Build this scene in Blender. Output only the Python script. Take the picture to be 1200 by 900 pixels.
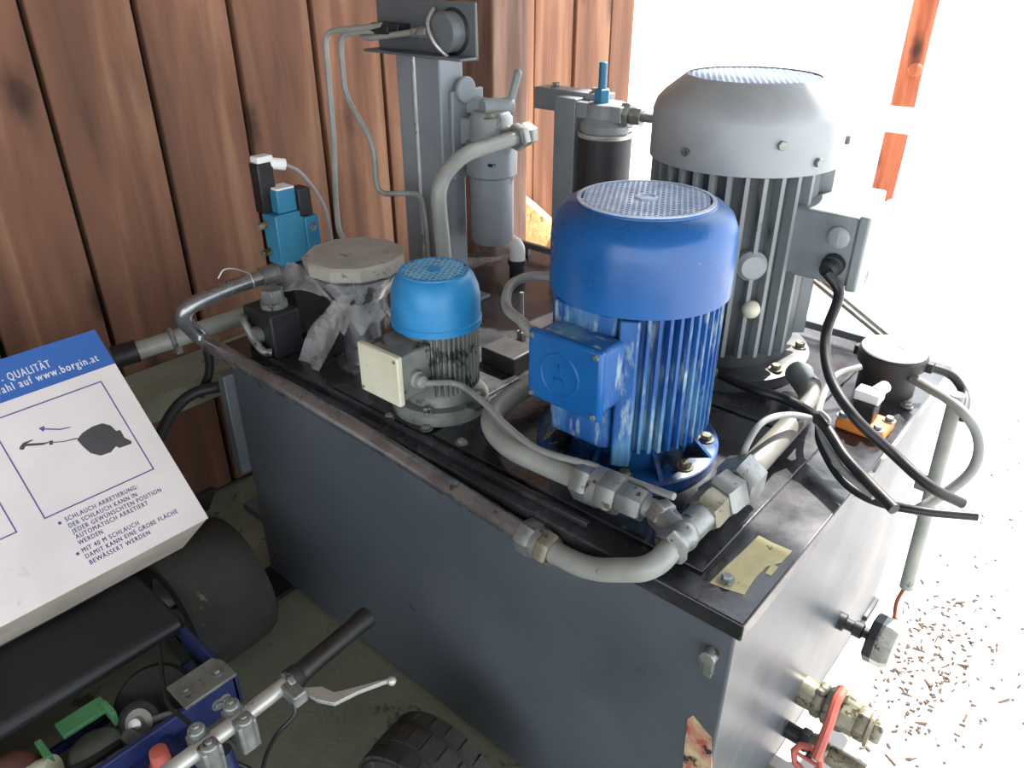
import bpy, math, random
from mathutils import Vector, Matrix
random.seed(7)
for o in list(bpy.data.objects): bpy.data.objects.remove(o)
SC = bpy.context.scene
COL = SC.collection
rad = math.radians

# ------------------------------------------------------------------ camera
F, PITCH, YAW = 915.0, rad(28.9), rad(41.0)
CAM = Vector((0, 0, 1.496))
cd = bpy.data.cameras.new('camera'); cam = bpy.data.objects.new('camera', cd); COL.objects.link(cam)
cd.sensor_fit = 'HORIZONTAL'; cd.sensor_width = 36.0; cd.lens = F / 1200 * 36.0
cd.clip_start = 0.02; cd.clip_end = 200
cam.location = CAM; cam.rotation_euler = (rad(90) - PITCH, 0, YAW)
SC.camera = cam

# ------------------------------------------------------------------ world, sun, exposure
W = bpy.data.worlds.new('sky'); SC.world = W; W.use_nodes = True
bg = W.node_tree.nodes['Background']
bg.inputs[0].default_value = (0.84, 0.90, 1.0, 1); bg.inputs[1].default_value = 2.9
sd = bpy.data.lights.new('sun', 'SUN'); sun = bpy.data.objects.new('sun', sd); COL.objects.link(sun)
sd.energy = 11.0; sd.angle = rad(1.5); sd.color = (1.0, 0.95, 0.88)
el, az = rad(50), rad(6)          # sun stands behind the tank, slightly on the open side
sdir = Vector((math.sin(az) * math.cos(el), math.cos(az) * math.cos(el), math.sin(el)))
sun.rotation_euler = sdir.to_track_quat('Z', 'Y').to_euler()
sun.location = (1, 6, 6)
vs = SC.view_settings
vs.view_transform = 'Standard'; vs.look = 'None'; vs.gamma = 1.0; vs.use_curve_mapping = False
vs.exposure = 0.4

# ------------------------------------------------------------------ pixel -> world (1200x900 frame)
_fw0 = Vector((-math.sin(YAW), math.cos(YAW), 0)); _R = Vector((math.cos(YAW), math.sin(YAW), 0)); _Z = Vector((0, 0, 1))
_FW = _fw0 * math.cos(PITCH) - _Z * math.sin(PITCH); _UP = _fw0 * math.sin(PITCH) + _Z * math.cos(PITCH)
def ray(x, y): return _FW + _R * ((x - 600) / F) - _UP * ((y - 450) / F)
def _hit(x, y, ax, v):
    d = ray(x, y); return CAM + d * ((v - CAM[ax]) / d[ax])
def atx(x, y, X): return _hit(x, y, 0, X)
def aty(x, y, Y): return _hit(x, y, 1, Y)
def atz(x, y, Zv): return _hit(x, y, 2, Zv)

# ------------------------------------------------------------------ mesh builder
class MB:
    def __init__(s): s.v = []; s.f = []
    def _add(s, vs_, fs):
        n = len(s.v); s.v += [Vector(p) for p in vs_]; s.f += [tuple(i + n for i in f) for f in fs]; return s
    def box(s, lo, hi, M=None):
        (a, b, c), (d, e, f) = lo, hi
        P = [(a,b,c),(d,b,c),(d,e,c),(a,e,c),(a,b,f),(d,b,f),(d,e,f),(a,e,f)]
        if M is not None: P = [M @ Vector(p) for p in P]
        return s._add(P, [(0,3,2,1),(4,5,6,7),(0,1,5,4),(1,2,6,5),(2,3,7,6),(3,0,4,7)])
    def lathe(s, prof, c=(0,0,0), axis=(0,0,1), n=32, cap=True, phase=0.0):
        q = Vector((0,0,1)).rotation_difference(Vector(axis).normalized()); c = Vector(c)
        P = []; Fs = []; k = len(prof)
        for i in range(n):
            a = 2*math.pi*i/n + phase
            for r, z in prof: P.append(c + q @ Vector((r*math.cos(a), r*math.sin(a), z)))
        for i in range(n):
            j = (i+1) % n
            for m in range(k-1): Fs.append((i*k+m, j*k+m, j*k+m+1, i*k+m+1))
        if cap:
            if prof[0][0] > 1e-6: Fs.append(tuple(i*k for i in reversed(range(n))))
            if prof[-1][0] > 1e-6: Fs.append(tuple(i*k+k-1 for i in range(n)))
        return s._add(P, Fs)
    def cyl(s, a, b, r, n=20, r2=None, phase=0.0):
        a = Vector(a); b = Vector(b); return s.lathe([(r,0),(r if r2 is None else r2,(b-a).length)], a, b-a, n, True, phase)
    def hexa(s, a, b, r, phase=0.3):         # hexagon nut with chamfered ends
        a = Vector(a); b = Vector(b); l = (b-a).length; ch = min(.15*r, .2*l)
        return s.lathe([(r*.9,0),(r,ch),(r,l-ch),(r*.9,l)], a, b-a, 6, True, phase)
    def tube(s, pts, r, n=12, bend=0.0, smooth=False, cap=True):
        P = [Vector(p) for p in pts]
        if smooth:
            Q = []
            E_ = [P[0]*2-P[1]] + P + [P[-1]*2-P[-2]]
            for i in range(1, len(E_)-2):
                p0,p1,p2,p3 = E_[i-1:i+3]
                for k in range(8):
                    t = k/8
                    Q.append(.5*((2*p1)+(p2-p0)*t+(2*p0-5*p1+4*p2-p3)*t*t+(3*p1-p0-3*p2+p3)*t**3))
            Q.append(P[-1]); P = Q
        elif bend > 0:
            Q = [P[0]]
            for i in range(1, len(P)-1):
                a = P[i-1]-P[i]; b = P[i+1]-P[i]
                d = min(bend, a.length*.49, b.length*.49)
                A = P[i]+a.normalized()*d; B = P[i]+b.normalized()*d
                for k in range(9):
                    t = k/8; Q.append(A*(1-t)**2+P[i]*(2*t*(1-t))+B*t*t)
            Q.append(P[-1]); P = Q
        T = []
        for i in range(len(P)):
            t = P[min(i+1,len(P)-1)]-P[max(i-1,0)]; T.append(t.normalized())
        u = T[0].orthogonal().normalized(); V = []; Fs = []
        for i, p in enumerate(P):
            u = (u - T[i]*u.dot(T[i])).normalized(); w = T[i].cross(u)
            for k in range(n):
                a = 2*math.pi*k/n; V.append(p + u*(r*math.cos(a)) + w*(r*math.sin(a)))
        for i in range(len(P)-1):
            for k in range(n):
                k2 = (k+1) % n; Fs.append((i*n+k, i*n+k2, (i+1)*n+k2, (i+1)*n+k))
        if cap:
            Fs.append(tuple(reversed(range(n)))); Fs.append(tuple((len(P)-1)*n+k for k in range(n)))
        return s._add(V, Fs)
    def prism(s, poly, a, b):   # poly of 3D points extruded by vector from a offset to b offset
        n = len(poly); a = Vector(a); b = Vector(b)
        P = [Vector(p)+a for p in poly]+[Vector(p)+b for p in poly]
        return s._add(P, [tuple(reversed(range(n))), tuple(range(n,2*n))]+[(i,(i+1)%n,(i+1)%n+n,i+n) for i in range(n)])
    def ball(s, c, r, n=16, sz=1.0):
        return s.lathe([(r*math.sin(math.pi*i/10), -r*sz*math.cos(math.pi*i/10)) for i in range(11)], c, (0,0,1), n, False)
    def torus(s, c, R, r, axis=(0,0,1), n=32, m=10):
        prof = [(R+r*math.cos(2*math.pi*i/m), r*math.sin(2*math.pi*i/m)) for i in range(m+1)]
        return s.lathe(prof, c, axis, n, False)
    def mesh(s, name, off=(0,0,0), ang=38):
        import bmesh
        me = bpy.data.meshes.new(name); o = Vector(off)
        me.from_pydata([p-o for p in s.v], [], s.f)
        bm = bmesh.new(); bm.from_mesh(me); bmesh.ops.remove_doubles(bm, verts=bm.verts, dist=1e-6)
        bmesh.ops.recalc_face_normals(bm, faces=bm.faces); bm.to_mesh(me); bm.free()
        for p in me.polygons: p.use_smooth = True
        me.set_sharp_from_angle(angle=rad(ang))
        return me
ORG = {}
def place(name, me, m, parent=None, bevel=0.0):
    o = bpy.data.objects.new(name, me); COL.objects.link(o)
    if not me.materials: me.materials.append(m)
    if parent is not None: o.parent = parent
    if bevel:
        b = o.modifiers.new('bevel', 'BEVEL'); b.width = bevel; b.segments = 2; b.limit_method = 'ANGLE'; b.angle_limit = rad(50)
    return o
def part(name, mb, m, parent, bevel=0.0, label=None, world=True, ang=38):
    """mesh part; world=True means the builder holds world coordinates"""
    off = ORG.get(parent.name, Vector()) if (world and parent is not None) else Vector()
    o = place(name, mb.mesh(name, off, ang), m, parent, bevel)
    ORG[o.name] = off
    if label: o['label'] = label
    return o
def tag(o, label, cat, group=None):
    o['label'] = label; o['category'] = cat
    if group: o['group'] = group
    return o
def thing(name, label, cat, loc=(0,0,0), group=None):
    o = bpy.data.objects.new(name, None); COL.objects.link(o); o.location = loc; o.empty_display_size = .05
    ORG[o.name] = Vector(loc); return tag(o, label, cat, group)
def single(name, mb, m, label, cat, group=None, bevel=0.0, ang=38):
    c = Vector((sum(p.x for p in mb.v), sum(p.y for p in mb.v), 0))/len(mb.v); c.z = min(p.z for p in mb.v)
    o = place(name, mb.mesh(name, c, ang), m, None, bevel); o.location = c; ORG[o.name] = c
    return tag(o, label, cat, group)
def struct(name, mb, m, parent=None, bevel=0.0):
    o = place(name, mb.mesh(name), m, parent, bevel); o['kind'] = 'structure'; ORG[o.name] = Vector(); return o
def copies(name, me, m, parent, mats, label=None):
    out = []
    for M in mats:
        o = bpy.data.objects.new(name, me); COL.objects.link(o)
        if not me.materials: me.materials.append(m)
        o.parent = parent; o.matrix_local = M; out.append(o)
    return out

# ------------------------------------------------------------------ materials
def lin(c):
    return tuple((x/12.92 if x <= .04045 else ((x+.055)/1.055)**2.4) for x in (v/255 for v in c)) + (1,)
def newmat(name):
    m = bpy.data.materials.new(name); m.use_nodes = True; nt = m.node_tree
    return m, nt, nt.nodes['Principled BSDF']
def N(nt, t, **kw):
    n = nt.nodes.new(t)
    for k, v in kw.items(): setattr(n, k, v)
    return n
def surf(name, c1, c2, scale=8.0, rough=.5, rvar=.15, metal=0.0, bump=.0, bscale=60, chip=None, stretch=(1,1,1), spec=.5, coat=0.0, dirt=None, soft=.05):
    """two-tone noisy surface; chip=(colour, threshold, scale) adds worn spots, dirt=(colour, threshold, scale) adds grime"""
    m, nt, b = newmat(name); L = nt.links.new
    geo = N(nt, 'ShaderNodeNewGeometry'); mp = N(nt, 'ShaderNodeMapping'); mp.inputs['Scale'].default_value = stretch
    L(geo.outputs['Position'], mp.inputs['Vector'])
    no = N(nt, 'ShaderNodeTexNoise'); no.inputs['Scale'].default_value = scale; no.inputs['Detail'].default_value = 6; no.inputs['Roughness'].default_value = .6
    L(mp.outputs[0], no.inputs['Vector'])
    cr = N(nt, 'ShaderNodeValToRGB'); cr.color_ramp.elements[0].position = .33; cr.color_ramp.elements[1].position = .68
    cr.color_ramp.elements[0].color = lin(c1); cr.color_ramp.elements[1].color = lin(c2); L(no.outputs['Fac'], cr.inputs['Fac'])
    col = cr.outputs['Color']
    for spec_ in (dirt, chip):
        if spec_:
            cc, th, sc = spec_
            n2 = N(nt, 'ShaderNodeTexNoise'); n2.inputs['Scale'].default_value = sc; n2.inputs['Detail'].default_value = 8; n2.inputs['Roughness'].default_value = .65
            L(mp.outputs[0], n2.inputs['Vector'])
            r2 = N(nt, 'ShaderNodeValToRGB'); r2.color_ramp.elements[0].position = th; r2.color_ramp.elements[1].position = min(th+soft,1)
            L(n2.outputs['Fac'], r2.inputs['Fac'])
            mx = N(nt, 'ShaderNodeMixRGB'); L(r2.outputs['Color'], mx.inputs['Fac']); L(col, mx.inputs[1]); mx.inputs[2].default_value = lin(cc)
            col = mx.outputs['Color']
    L(col, b.inputs['Base Color'])
    rr = N(nt, 'ShaderNodeMapRange'); rr.inputs['To Min'].default_value = max(rough-rvar,.03); rr.inputs['To Max'].default_value = min(rough+rvar,1)
    rr.inputs['From Min'].default_value = .3; rr.inputs['From Max'].default_value = .7
    L(no.outputs['Fac'], rr.inputs['Value']); L(rr.outputs[0], b.inputs['Roughness'])
    b.inputs['Metallic'].default_value = metal; b.inputs['Specular IOR Level'].default_value = spec; b.inputs['Coat Weight'].default_value = coat
    if bump:
        n3 = N(nt, 'ShaderNodeTexNoise'); n3.inputs['Scale'].default_value = bscale; n3.inputs['Detail'].default_value = 4
        L(mp.outputs[0], n3.inputs['Vector'])
        bp = N(nt, 'ShaderNodeBump'); bp.inputs['Strength'].default_value = bump; bp.inputs['Distance'].default_value = .004
        L(n3.outputs['Fac'], bp.inputs['Height']); L(bp.outputs[0], b.inputs['Normal'])
    return m
def wood(name, dark, mid, light, scale=1.0):
    m, nt, b = newmat(name); L = nt.links.new
    geo = N(nt, 'ShaderNodeNewGeometry'); oi = N(nt, 'ShaderNodeObjectInfo')
    off = N(nt, 'ShaderNodeVectorMath', operation='SCALE'); off.inputs[0].default_value = (13, 7, 31); L(oi.outputs['Random'], off.inputs['Scale'])
    ad = N(nt, 'ShaderNodeVectorMath', operation='ADD'); L(geo.outputs['Position'], ad.inputs[0]); L(off.outputs[0], ad.inputs[1])
    mp = N(nt, 'ShaderNodeMapping'); mp.inputs['Scale'].default_value = (9*scale, 9*scale, .9*scale); L(ad.outputs[0], mp.inputs['Vector'])
    n1 = N(nt, 'ShaderNodeTexNoise'); n1.inputs['Scale'].default_value = 1.3; n1.inputs['Detail'].default_value = 7; n1.inputs['Distortion'].default_value = .6
    L(mp.outputs[0], n1.inputs['Vector'])
    cr = N(nt, 'ShaderNodeValToRGB'); e = cr.color_ramp.elements
    e[0].position = .3; e[0].color = lin(dark); e[1].position = .72; e[1].color = lin(light); x = e.new(.52); x.color = lin(mid)
    L(n1.outputs['Fac'], cr.inputs['Fac'])
    # knots: elongated voronoi cells
    mk = N(nt, 'ShaderNodeMapping'); mk.inputs['Scale'].default_value = (4.2, 4.2, 2.0); L(ad.outputs[0], mk.inputs['Vector'])
    vo = N(nt, 'ShaderNodeTexVoronoi'); vo.inputs['Scale'].default_value = 1.0; L(mk.outputs[0], vo.inputs['Vector'])
    n2 = N(nt, 'ShaderNodeTexNoise'); n2.inputs['Scale'].default_value = 25; L(ad.outputs[0], n2.inputs['Vector'])
    ma = N(nt, 'ShaderNodeMath', operation='MULTIPLY_ADD'); ma.inputs[1].default_value = .12; L(n2.outputs['Fac'], ma.inputs[0]); L(vo.outputs['Distance'], ma.inputs[2])
    kr = N(nt, 'ShaderNodeValToRGB'); kr.color_ramp.elements[0].position = .10; kr.color_ramp.elements[0].color = (1,1,1,1)
    kr.color_ramp.elements[1].position = .24; kr.color_ramp.elements[1].color = (0,0,0,1); L(ma.outputs[0], kr.inputs['Fac'])
    mx = N(nt, 'ShaderNodeMixRGB'); km = N(nt, 'ShaderNodeMath', operation='MULTIPLY'); km.inputs[1].default_value = .9
    L(kr.outputs['Color'], km.inputs[0]); L(km.outputs[0], mx.inputs['Fac']); L(cr.outputs['Color'], mx.inputs[1]); mx.inputs[2].default_value = lin((48,32,26))
    hv = N(nt, 'ShaderNodeHueSaturation'); mr = N(nt, 'ShaderNodeMapRange'); mr.inputs['To Min'].default_value = .78; mr.inputs['To Max'].default_value = 1.18
    L(oi.outputs['Random'], mr.inputs['Value']); L(mr.outputs[0], hv.inputs['Value']); L(mx.outputs['Color'], hv.inputs['Color'])
    L(hv.outputs[0], b.inputs['Base Color']); b.inputs['Roughness'].default_value = .78; b.inputs['Specular IOR Level'].default_value = .3
    mb2 = N(nt, 'ShaderNodeMapping'); mb2.inputs['Scale'].default_value = (60, 60, 4); L(ad.outputs[0], mb2.inputs['Vector'])
    n3 = N(nt, 'ShaderNodeTexNoise'); n3.inputs['Scale'].default_value = 2; n3.inputs['Detail'].default_value = 5; L(mb2.outputs[0], n3.inputs['Vector'])
    bp = N(nt, 'ShaderNodeBump'); bp.inputs['Strength'].default_value = .35; bp.inputs['Distance'].default_value = .004
    L(n3.outputs['Fac'], bp.inputs['Height']); L(bp.outputs[0], b.inputs['Normal'])
    return m
M_ = {}
M_['plank'] = wood('plank_wood', (96,68,54), (126,89,69), (154,117,92))
M_['post'] = wood('post_wood', (98,76,66), (132,104,90), (160,132,116), 1.4)
M_['roofwood'] = wood('roof_wood', (96,90,84), (122,116,108), (150,144,136))
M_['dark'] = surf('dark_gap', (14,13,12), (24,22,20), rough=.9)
M_['floor'] = surf('concrete_floor', (108,110,94), (134,136,116), 5, .9, .05, bump=.4, bscale=90, dirt=((78,76,62),.6,9))
M_['ground'] = surf('pale_ground', (184,180,176), (206,203,200), 3, .92, .05, bump=.4, bscale=50, dirt=((160,152,146),.68,14))
M_['tank'] = surf('tank_paint', (70,76,83), (86,92,98), 3.5, .34, .08, bump=.06, bscale=15, chip=((120,120,118),.74,45))
M_['lid'] = surf('oily_lid', (30,31,34), (60,61,66), 5, .24, .2, bump=.18, bscale=24, chip=((122,116,100),.685,16), dirt=((78,78,82),.57,3.2), soft=.1)
M_['primer'] = surf('primer', (182,172,128), (205,196,152), 30, .7, dirt=((70,66,58),.62,40))
M_['chip'] = surf('rust_primer', (190,178,140), (150,60,55), 25, .75, dirt=((40,38,36),.55,30))
M_['motorgrey'] = surf('grey_motor_paint', (118,126,127), (148,155,155), 9, .42, .1, chip=((70,75,75),.60,14), stretch=(1,1,.4))
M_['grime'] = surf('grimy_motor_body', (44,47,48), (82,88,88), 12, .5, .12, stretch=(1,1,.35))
M_['cowlgrey'] = surf('grey_cowl_paint', (142,148,151), (160,165,167), 6, .36, .08, chip=((92,94,96),.76,50))
M_['blue'] = surf('blue_paint', (8,78,142), (14,94,160), 7, .3, .08, chip=((130,160,182),.68,44))
M_['bluebody'] = surf('worn_blue_paint', (14,70,134), (34,96,156), 20, .5, .12, chip=((156,176,182),.53,38), stretch=(1,1,.28), dirt=((92,138,166),.5,10), soft=.14)
M_['bluedark'] = surf('oily_blue', (10,56,108), (18,76,134), 14, .3, .12, dirt=((20,30,40),.5,18))
M_['cyan'] = surf('light_blue_paint', (34,128,186), (52,150,206), 10, .42, .1, dirt=((40,90,120),.68,30))
M_['smallbody'] = surf('green_grey_body', (96,102,98), (132,136,130), 16, .45, .1, dirt=((48,50,48),.55,20))
M_['grille'] = surf('pale_grille', (186,200,220), (150,174,206), 20, .35)
M_['cream'] = surf('cream_plastic', (206,206,178), (222,222,198), 12, .45, dirt=((170,168,140),.68,40))
M_['galv'] = surf('galvanised_pipe', (120,123,126), (160,163,165), 12, .27, .1, metal=.8, dirt=((92,90,80),.62,30))
M_['paintpipe'] = surf('grey_painted_pipe', (128,132,126), (152,155,148), 14, .4, .1, dirt=((90,84,74),.64,24))
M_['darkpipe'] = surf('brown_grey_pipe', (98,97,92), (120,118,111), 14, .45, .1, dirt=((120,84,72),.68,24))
M_['steel'] = surf('bright_steel', (166,167,162), (192,192,186), 22, .34, .1, metal=.45)
M_['nut'] = surf('grey_nut', (118,122,120), (150,154,150), 26, .38, .1, metal=.5, dirt=((70,64,54),.6,45))
M_['brass'] = surf('dirty_brass', (112,110,94), (146,142,122), 26, .42, .1, metal=.4, dirt=((66,60,48),.56,45))
M_['grey'] = surf('grey_column_paint', (116,123,128), (134,141,146), 4, .42, .06, chip=((165,168,168),.77,60))
M_['darkgrey'] = surf('dark_grey_paint', (84,90,94), (100,106,110), 6, .4, .08)
M_['black'] = surf('black_rubber', (20,20,21), (32,32,33), 20, .42, .1)
M_['blackmatt'] = surf('black_plastic', (24,25,27), (38,39,41), 14, .55, .1, dirt=((70,68,62),.70,20))
M_['tyre'] = surf('dusty_tyre', (40,40,38), (56,55,50), 14, .85, .08, bump=.3, dirt=((104,100,88),.64,20))
M_['cablegrey'] = surf('grey_cable', (128,130,126), (150,152,148), 20, .5)
M_['white'] = surf('white_plastic', (226,226,222), (240,240,238), 12, .45, dirt=((190,184,172),.68,30))
M_['disc'] = surf('dusty_disc', (140,138,130), (164,160,150), 14, .8, .1, bump=.2, dirt=((108,104,94),.6,20))
M_['carton'] = surf('white_carton', (210,204,202), (226,219,214), 5, .72, .06, dirt=((196,184,170),.64,7))
M_['cartonside'] = surf('grey_carton', (170,160,146), (196,188,176), 8, .85, dirt=((140,124,106),.62,9))
M_['cartonblue'] = surf('blue_print', (44,92,162), (54,102,174), 5, .6)
M_['ink'] = surf('ink_blue', (70,72,130), (84,86,142), 10, .7)
M_['inkgrey'] = surf('ink_grey', (60,60,62), (74,74,76), 20, .7)
M_['orange'] = surf('orange_plastic', (222,128,50), (238,146,66), 12, .45)
M_['red'] = surf('red_paint', (166,78,66), (190,102,88), 16, .5, dirt=((120,52,44),.66,40))
M_['valveblue'] = surf('teal_valve', (36,108,140), (50,124,156), 10, .45)
M_['framblue'] = surf('frame_blue', (26,36,78), (36,48,96), 12, .45, dirt=((60,60,66),.64,20))
M_['green'] = surf('green_plastic', (70,130,82), (88,150,100), 12, .5, dirt=((70,90,64),.6,25))
M_['film'] = None
M_['heap'] = surf('wood_shavings', (205,150,92), (232,190,128), 40, .9, bump=.8, bscale=60, dirt=((170,96,60),.58,30))
M_['straw'] = surf('dry_litter', (70,54,44), (104,84,68), 30, .9)
M_['rust'] = surf('dark_rust', (70,40,32), (96,54,42), 20, .7)
M_['redlog'] = wood('red_log', (126,66,44), (168,92,62), (196,126,92), 1.5)
M_['glarewood'] = wood('glare_post', (226,220,214), (238,234,230), (246,244,242))  # near-white colour paints the glare of the yard into the timber
def film_mat():
    m, nt, b = newmat('clear_film'); L = nt.links.new
    tr = N(nt, 'ShaderNodeBsdfTransparent'); tr.inputs[0].default_value = (.93,.93,.92,1)
    b.inputs['Base Color'].default_value = (.8,.8,.79,1); b.inputs['Roughness'].default_value = .1
    mix = N(nt, 'ShaderNodeMixShader'); fr = N(nt, 'ShaderNodeTexNoise'); fr.inputs['Scale'].default_value = 18
    geo = N(nt, 'ShaderNodeNewGeometry'); L(geo.outputs['Position'], fr.inputs['Vector'])
    mr = N(nt, 'ShaderNodeMapRange'); mr.inputs['From Min'].default_value = .3; mr.inputs['From Max'].default_value = .7; mr.inputs['To Min'].default_value = .12; mr.inputs['To Max'].default_value = .42
    L(fr.outputs['Fac'], mr.inputs['Value']); L(mr.outputs[0], mix.inputs[0]); L(tr.outputs[0], mix.inputs[1]); L(b.outputs[0], mix.inputs[2])
    L(mix.outputs[0], nt.nodes['Material Output'].inputs['Surface']); return m
M_['film'] = film_mat()

ZL = 0.696                                   # height of the tank lid
# ================================================================== SETTING
WX = -2.0
struct('floor', MB().box((-2.2,-2.6,-.1),(.9,1.15,0)), M_['floor'])
struct('ground', MB().box((-30,-12,-.14),(30,60,-.004)), M_['ground'])
wl = struct('wall_left', MB().box((WX-.06,-2.6,0),(WX-.035,3.1,2.5)), M_['dark'])
PW = .246
y0 = .353*2 - PW*14
k = 0; y = y0
while y < 3.0:
    ya, yb = y+.008, min(y+PW-.007, 3.09)
    if yb > -2.6:
        o = place('plank', MB().box((WX-.034,max(ya,-2.6),.02),(WX+random.uniform(-.004,.004),yb,2.5)).mesh('plank'), M_['plank'], wl, .004)
    y += PW
struct('ceiling', MB().box((-2.3,-2.6,2.5),(2.6,2.5,2.56)).box((-2.3,2.5,2.5),(-1.15,3.35,2.56)), M_['roofwood'])  # unseen roof; stepped front edge shaped to control where the sun falls
struct('wall_back', MB().box((-2.06,-2.7,0),(-1.0,-2.6,2.5)), M_['roofwood'])  # unseen wall behind the camera, cut short to let fill light in
tr1 = struct('trim_1', MB().box((WX+.006,-2.6,.43),(WX+.17,1.98,.50)), M_['floor'])          # concrete plinth under the planks
single('timber_post', MB().box((WX+.004,1.99,0),(WX+.19,2.165,2.5)), M_['post'], 'squared timber post standing against the plank wall behind the grey column', 'post', bevel=.006)
# heap of shavings in the sun
hb = MB(); n = 26
for i in range(n):
    for j in range(n):
        u, v = i/(n-1), j/(n-1)
        X = -1.985+.95*u; Y = 2.18+1.15*v
        h = .80*max(0,(1-v*1.05))**1.1*max(0,1-u)*(1 if u < .15 else min(1,v/.14)) + .012*random.random()*(u < .9)*(v < .9)*(v > .01)
        hb.v.append(Vector((X, Y, max(h, 0.0)-.004)))
for i in range(n-1):
    for j in range(n-1): hb.f.append((i*n+j,(i+1)*n+j,(i+1)*n+j+1,i*n+j+1))
hp = place('shavings_heap', hb.mesh('shavings_heap'), M_['heap']); tag(hp, 'sunlit yellow heap of wood shavings against the planks beside the timber post', 'shavings'); hp['kind'] = 'stuff'
# outside fence
ft = thing('gate_post', 'squared gate post outside in the yard, whitened to look overexposed', 'post', (-1.29,4.04,0))
part('post', MB().box((-1.35,4.0,0),(-1.235,4.1,2.2)), M_['glarewood'], ft, .006)
part('foot_block', MB().box((-1.42,3.93,0),(-1.12,4.12,.47)), M_['glarewood'], ft, .01)
lg = MB().tube([(-1.175,4.21,0),(-1.165,4.21,.6),(-1.17,4.22,1.2),(-1.16,4.21,2.2)], .055, 16, smooth=True); lg.ball((-1.135,4.165,1.02),.032)
single('log_pole', lg, M_['redlog'], 'reddish brown debarked log pole beside the whitened gate post', 'pole')
rl = thing('fence_rail', 'horizontal fence rail whitened to look overexposed, running out from the log pole', 'fence', (-.1,4.08,.75))
part('rail', MB().box((-1.19,4.06,.75),(1.6,4.1,.865)), M_['glarewood'], rl, .004)
part('rail_post', MB().box((1.5,4.1,0),(1.6,4.2,1.0)), M_['glarewood'], rl, .004)
# leaf and twig litter on the pale ground
random.seed(3)
lb = MB()
for i in range(640):
    X = random.uniform(-.22,1.6); Y = random.uniform(1.2,3.4)
    if random.random() < .4: X = random.gauss(-.11,.07); Y = random.gauss(1.66,.16)
    if X < -.22: continue
    a = random.uniform(0,6.28); l = random.uniform(.0025,.007)*(2.4 if random.random()<.08 else 1); w = random.uniform(.001,.003)
    Mx = Matrix.Translation((X,Y,-.003)) @ Matrix.Rotation(a,4,'Z') @ Matrix.Rotation(random.uniform(-.5,.5),4,'Y')
    lb.box((-l,-w,0),(l,w,.0018),Mx)
lo = place('leaf_litter', lb.mesh('leaf_litter'), M_['straw']); lo['kind'] = 'stuff'; tag(lo, 'scattered dry leaf bits and twigs on the pale ground beside the tank', 'litter')

# ================================================================== TANK
TX0, TX1, TY0, TY1 = -1.576, -.28, .80, 1.78
tank = thing('hydraulic_tank', 'large dark grey steel oil tank carrying the three electric motors', 'tank', (-.93,1.32,0))
part('tank_body', MB().box((TX0,TY0,0.012),(TX1,TY1,.672)), M_['tank'], tank, .004)
part('lid', MB().box((TX0-.013,TY0-.013,.664),(TX1+.013,TY1+.013,ZL)), M_['lid'], tank, .003)
part('cover_plate', MB().box((-.93,.84,ZL),(-.36,1.28,ZL+.006)), M_['lid'], tank, .002)
part('cover_plate', MB().box((-1.22,.83,ZL),(-.95,1.12,ZL+.006)), M_['lid'], tank, .002)
part('cover_plate', MB().box((-.98,1.29,ZL),(-.42,1.72,ZL+.006)), M_['lid'], tank, .002)
part('edge_strip', MB().box((-1.45,.812,ZL),(-.55,.822,ZL+.010)), M_['lid'], tank, .001)
part('side_bracket', MB().box((-1.66,.80,.17),(-1.577,.92,.195)), M_['darkgrey'], tank, .002)
rb = MB().box((-1.50,1.728,ZL+.022),(-.41,1.743,ZL+.04))
part('rear_rail', rb, M_['darkgrey'], tank, .002)
for x in (-1.45,-1.1,-.8,-.45): part('rail_stay', MB().box((x-.01,1.73,ZL),(x+.01,1.741,ZL+.023)), M_['darkgrey'], tank)
for (x,y) in ((TX0+.05,TY0-.05),(TX1-.05,TY0+.03),(TX0+.05,TY1-.06),(TX1-.05,TY1-.06)):
    part('foot', MB().box((x-.06,y-.03,0),(x+.06,y+.06,.014)), M_['blackmatt'], tank, .002)
part('side_bracket', MB().box((-1.605,.775,.36),(-1.577,.835,.62)).box((-1.605,.775,.34),(-1.577,.87,.36)), M_['darkgrey'], tank, .002)
pp = [atz(*p, ZL) for p in ((832,683),(850,690),(872,697),(886,676),(899,664),(916,659),(928,646),(906,637),(889,628),(872,645),(850,665))]
part('primer_patch', MB().prism(pp,(0,0,-.001),(0,0,.0012)), M_['primer'], tank, label='bare cream primer showing through the paint')
pp = [atz(*p, ZL) for p in ((897,672),(903,675),(912,665),(905,661))]
part('primer_patch', MB().prism(pp,(0,0,-.001),(0,0,.0012)), M_['primer'], tank)
pp = [aty(*p, TY0) for p in ((806,842),(812,838),(834,864),(834,905),(800,905),(803,870))]
part('paint_chip', MB().prism(pp,(0,-.001,0),(0,.001,0)), M_['chip'], tank, label='flaked red and cream paint at the bottom corner')
pp = [aty(*p, TY0) for p in ((826,757),(835,757),(838,775),(832,790),(822,785),(818,770))]
part('paint_chip', MB().prism(pp,(0,-.001,0),(0,.001,0)), M_['nut'], tank)
b = aty(834,770,TY0)
part('latch_lug', MB().cyl((b.x,TY0-.018,b.z+.01),(b.x,TY0,b.z+.01),.012,12).box((b.x-.006,TY0-.012,b.z-.03),(b.x+.008,TY0,b.z)), M_['nut'], tank, .001)
def bolt_mesh(r=.008,h=.009):
    return MB().lathe([(r*1.5,0),(r*1.5,.0025)],n=14).hexa((0,0,.0025),(0,0,h),r).mesh('bolt')
BOLT = bolt_mesh(); BOLT.materials.append(M_['nut'])
BOLTB = bolt_mesh(.010,.012); BOLTB.materials.append(M_['brass'])
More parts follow.
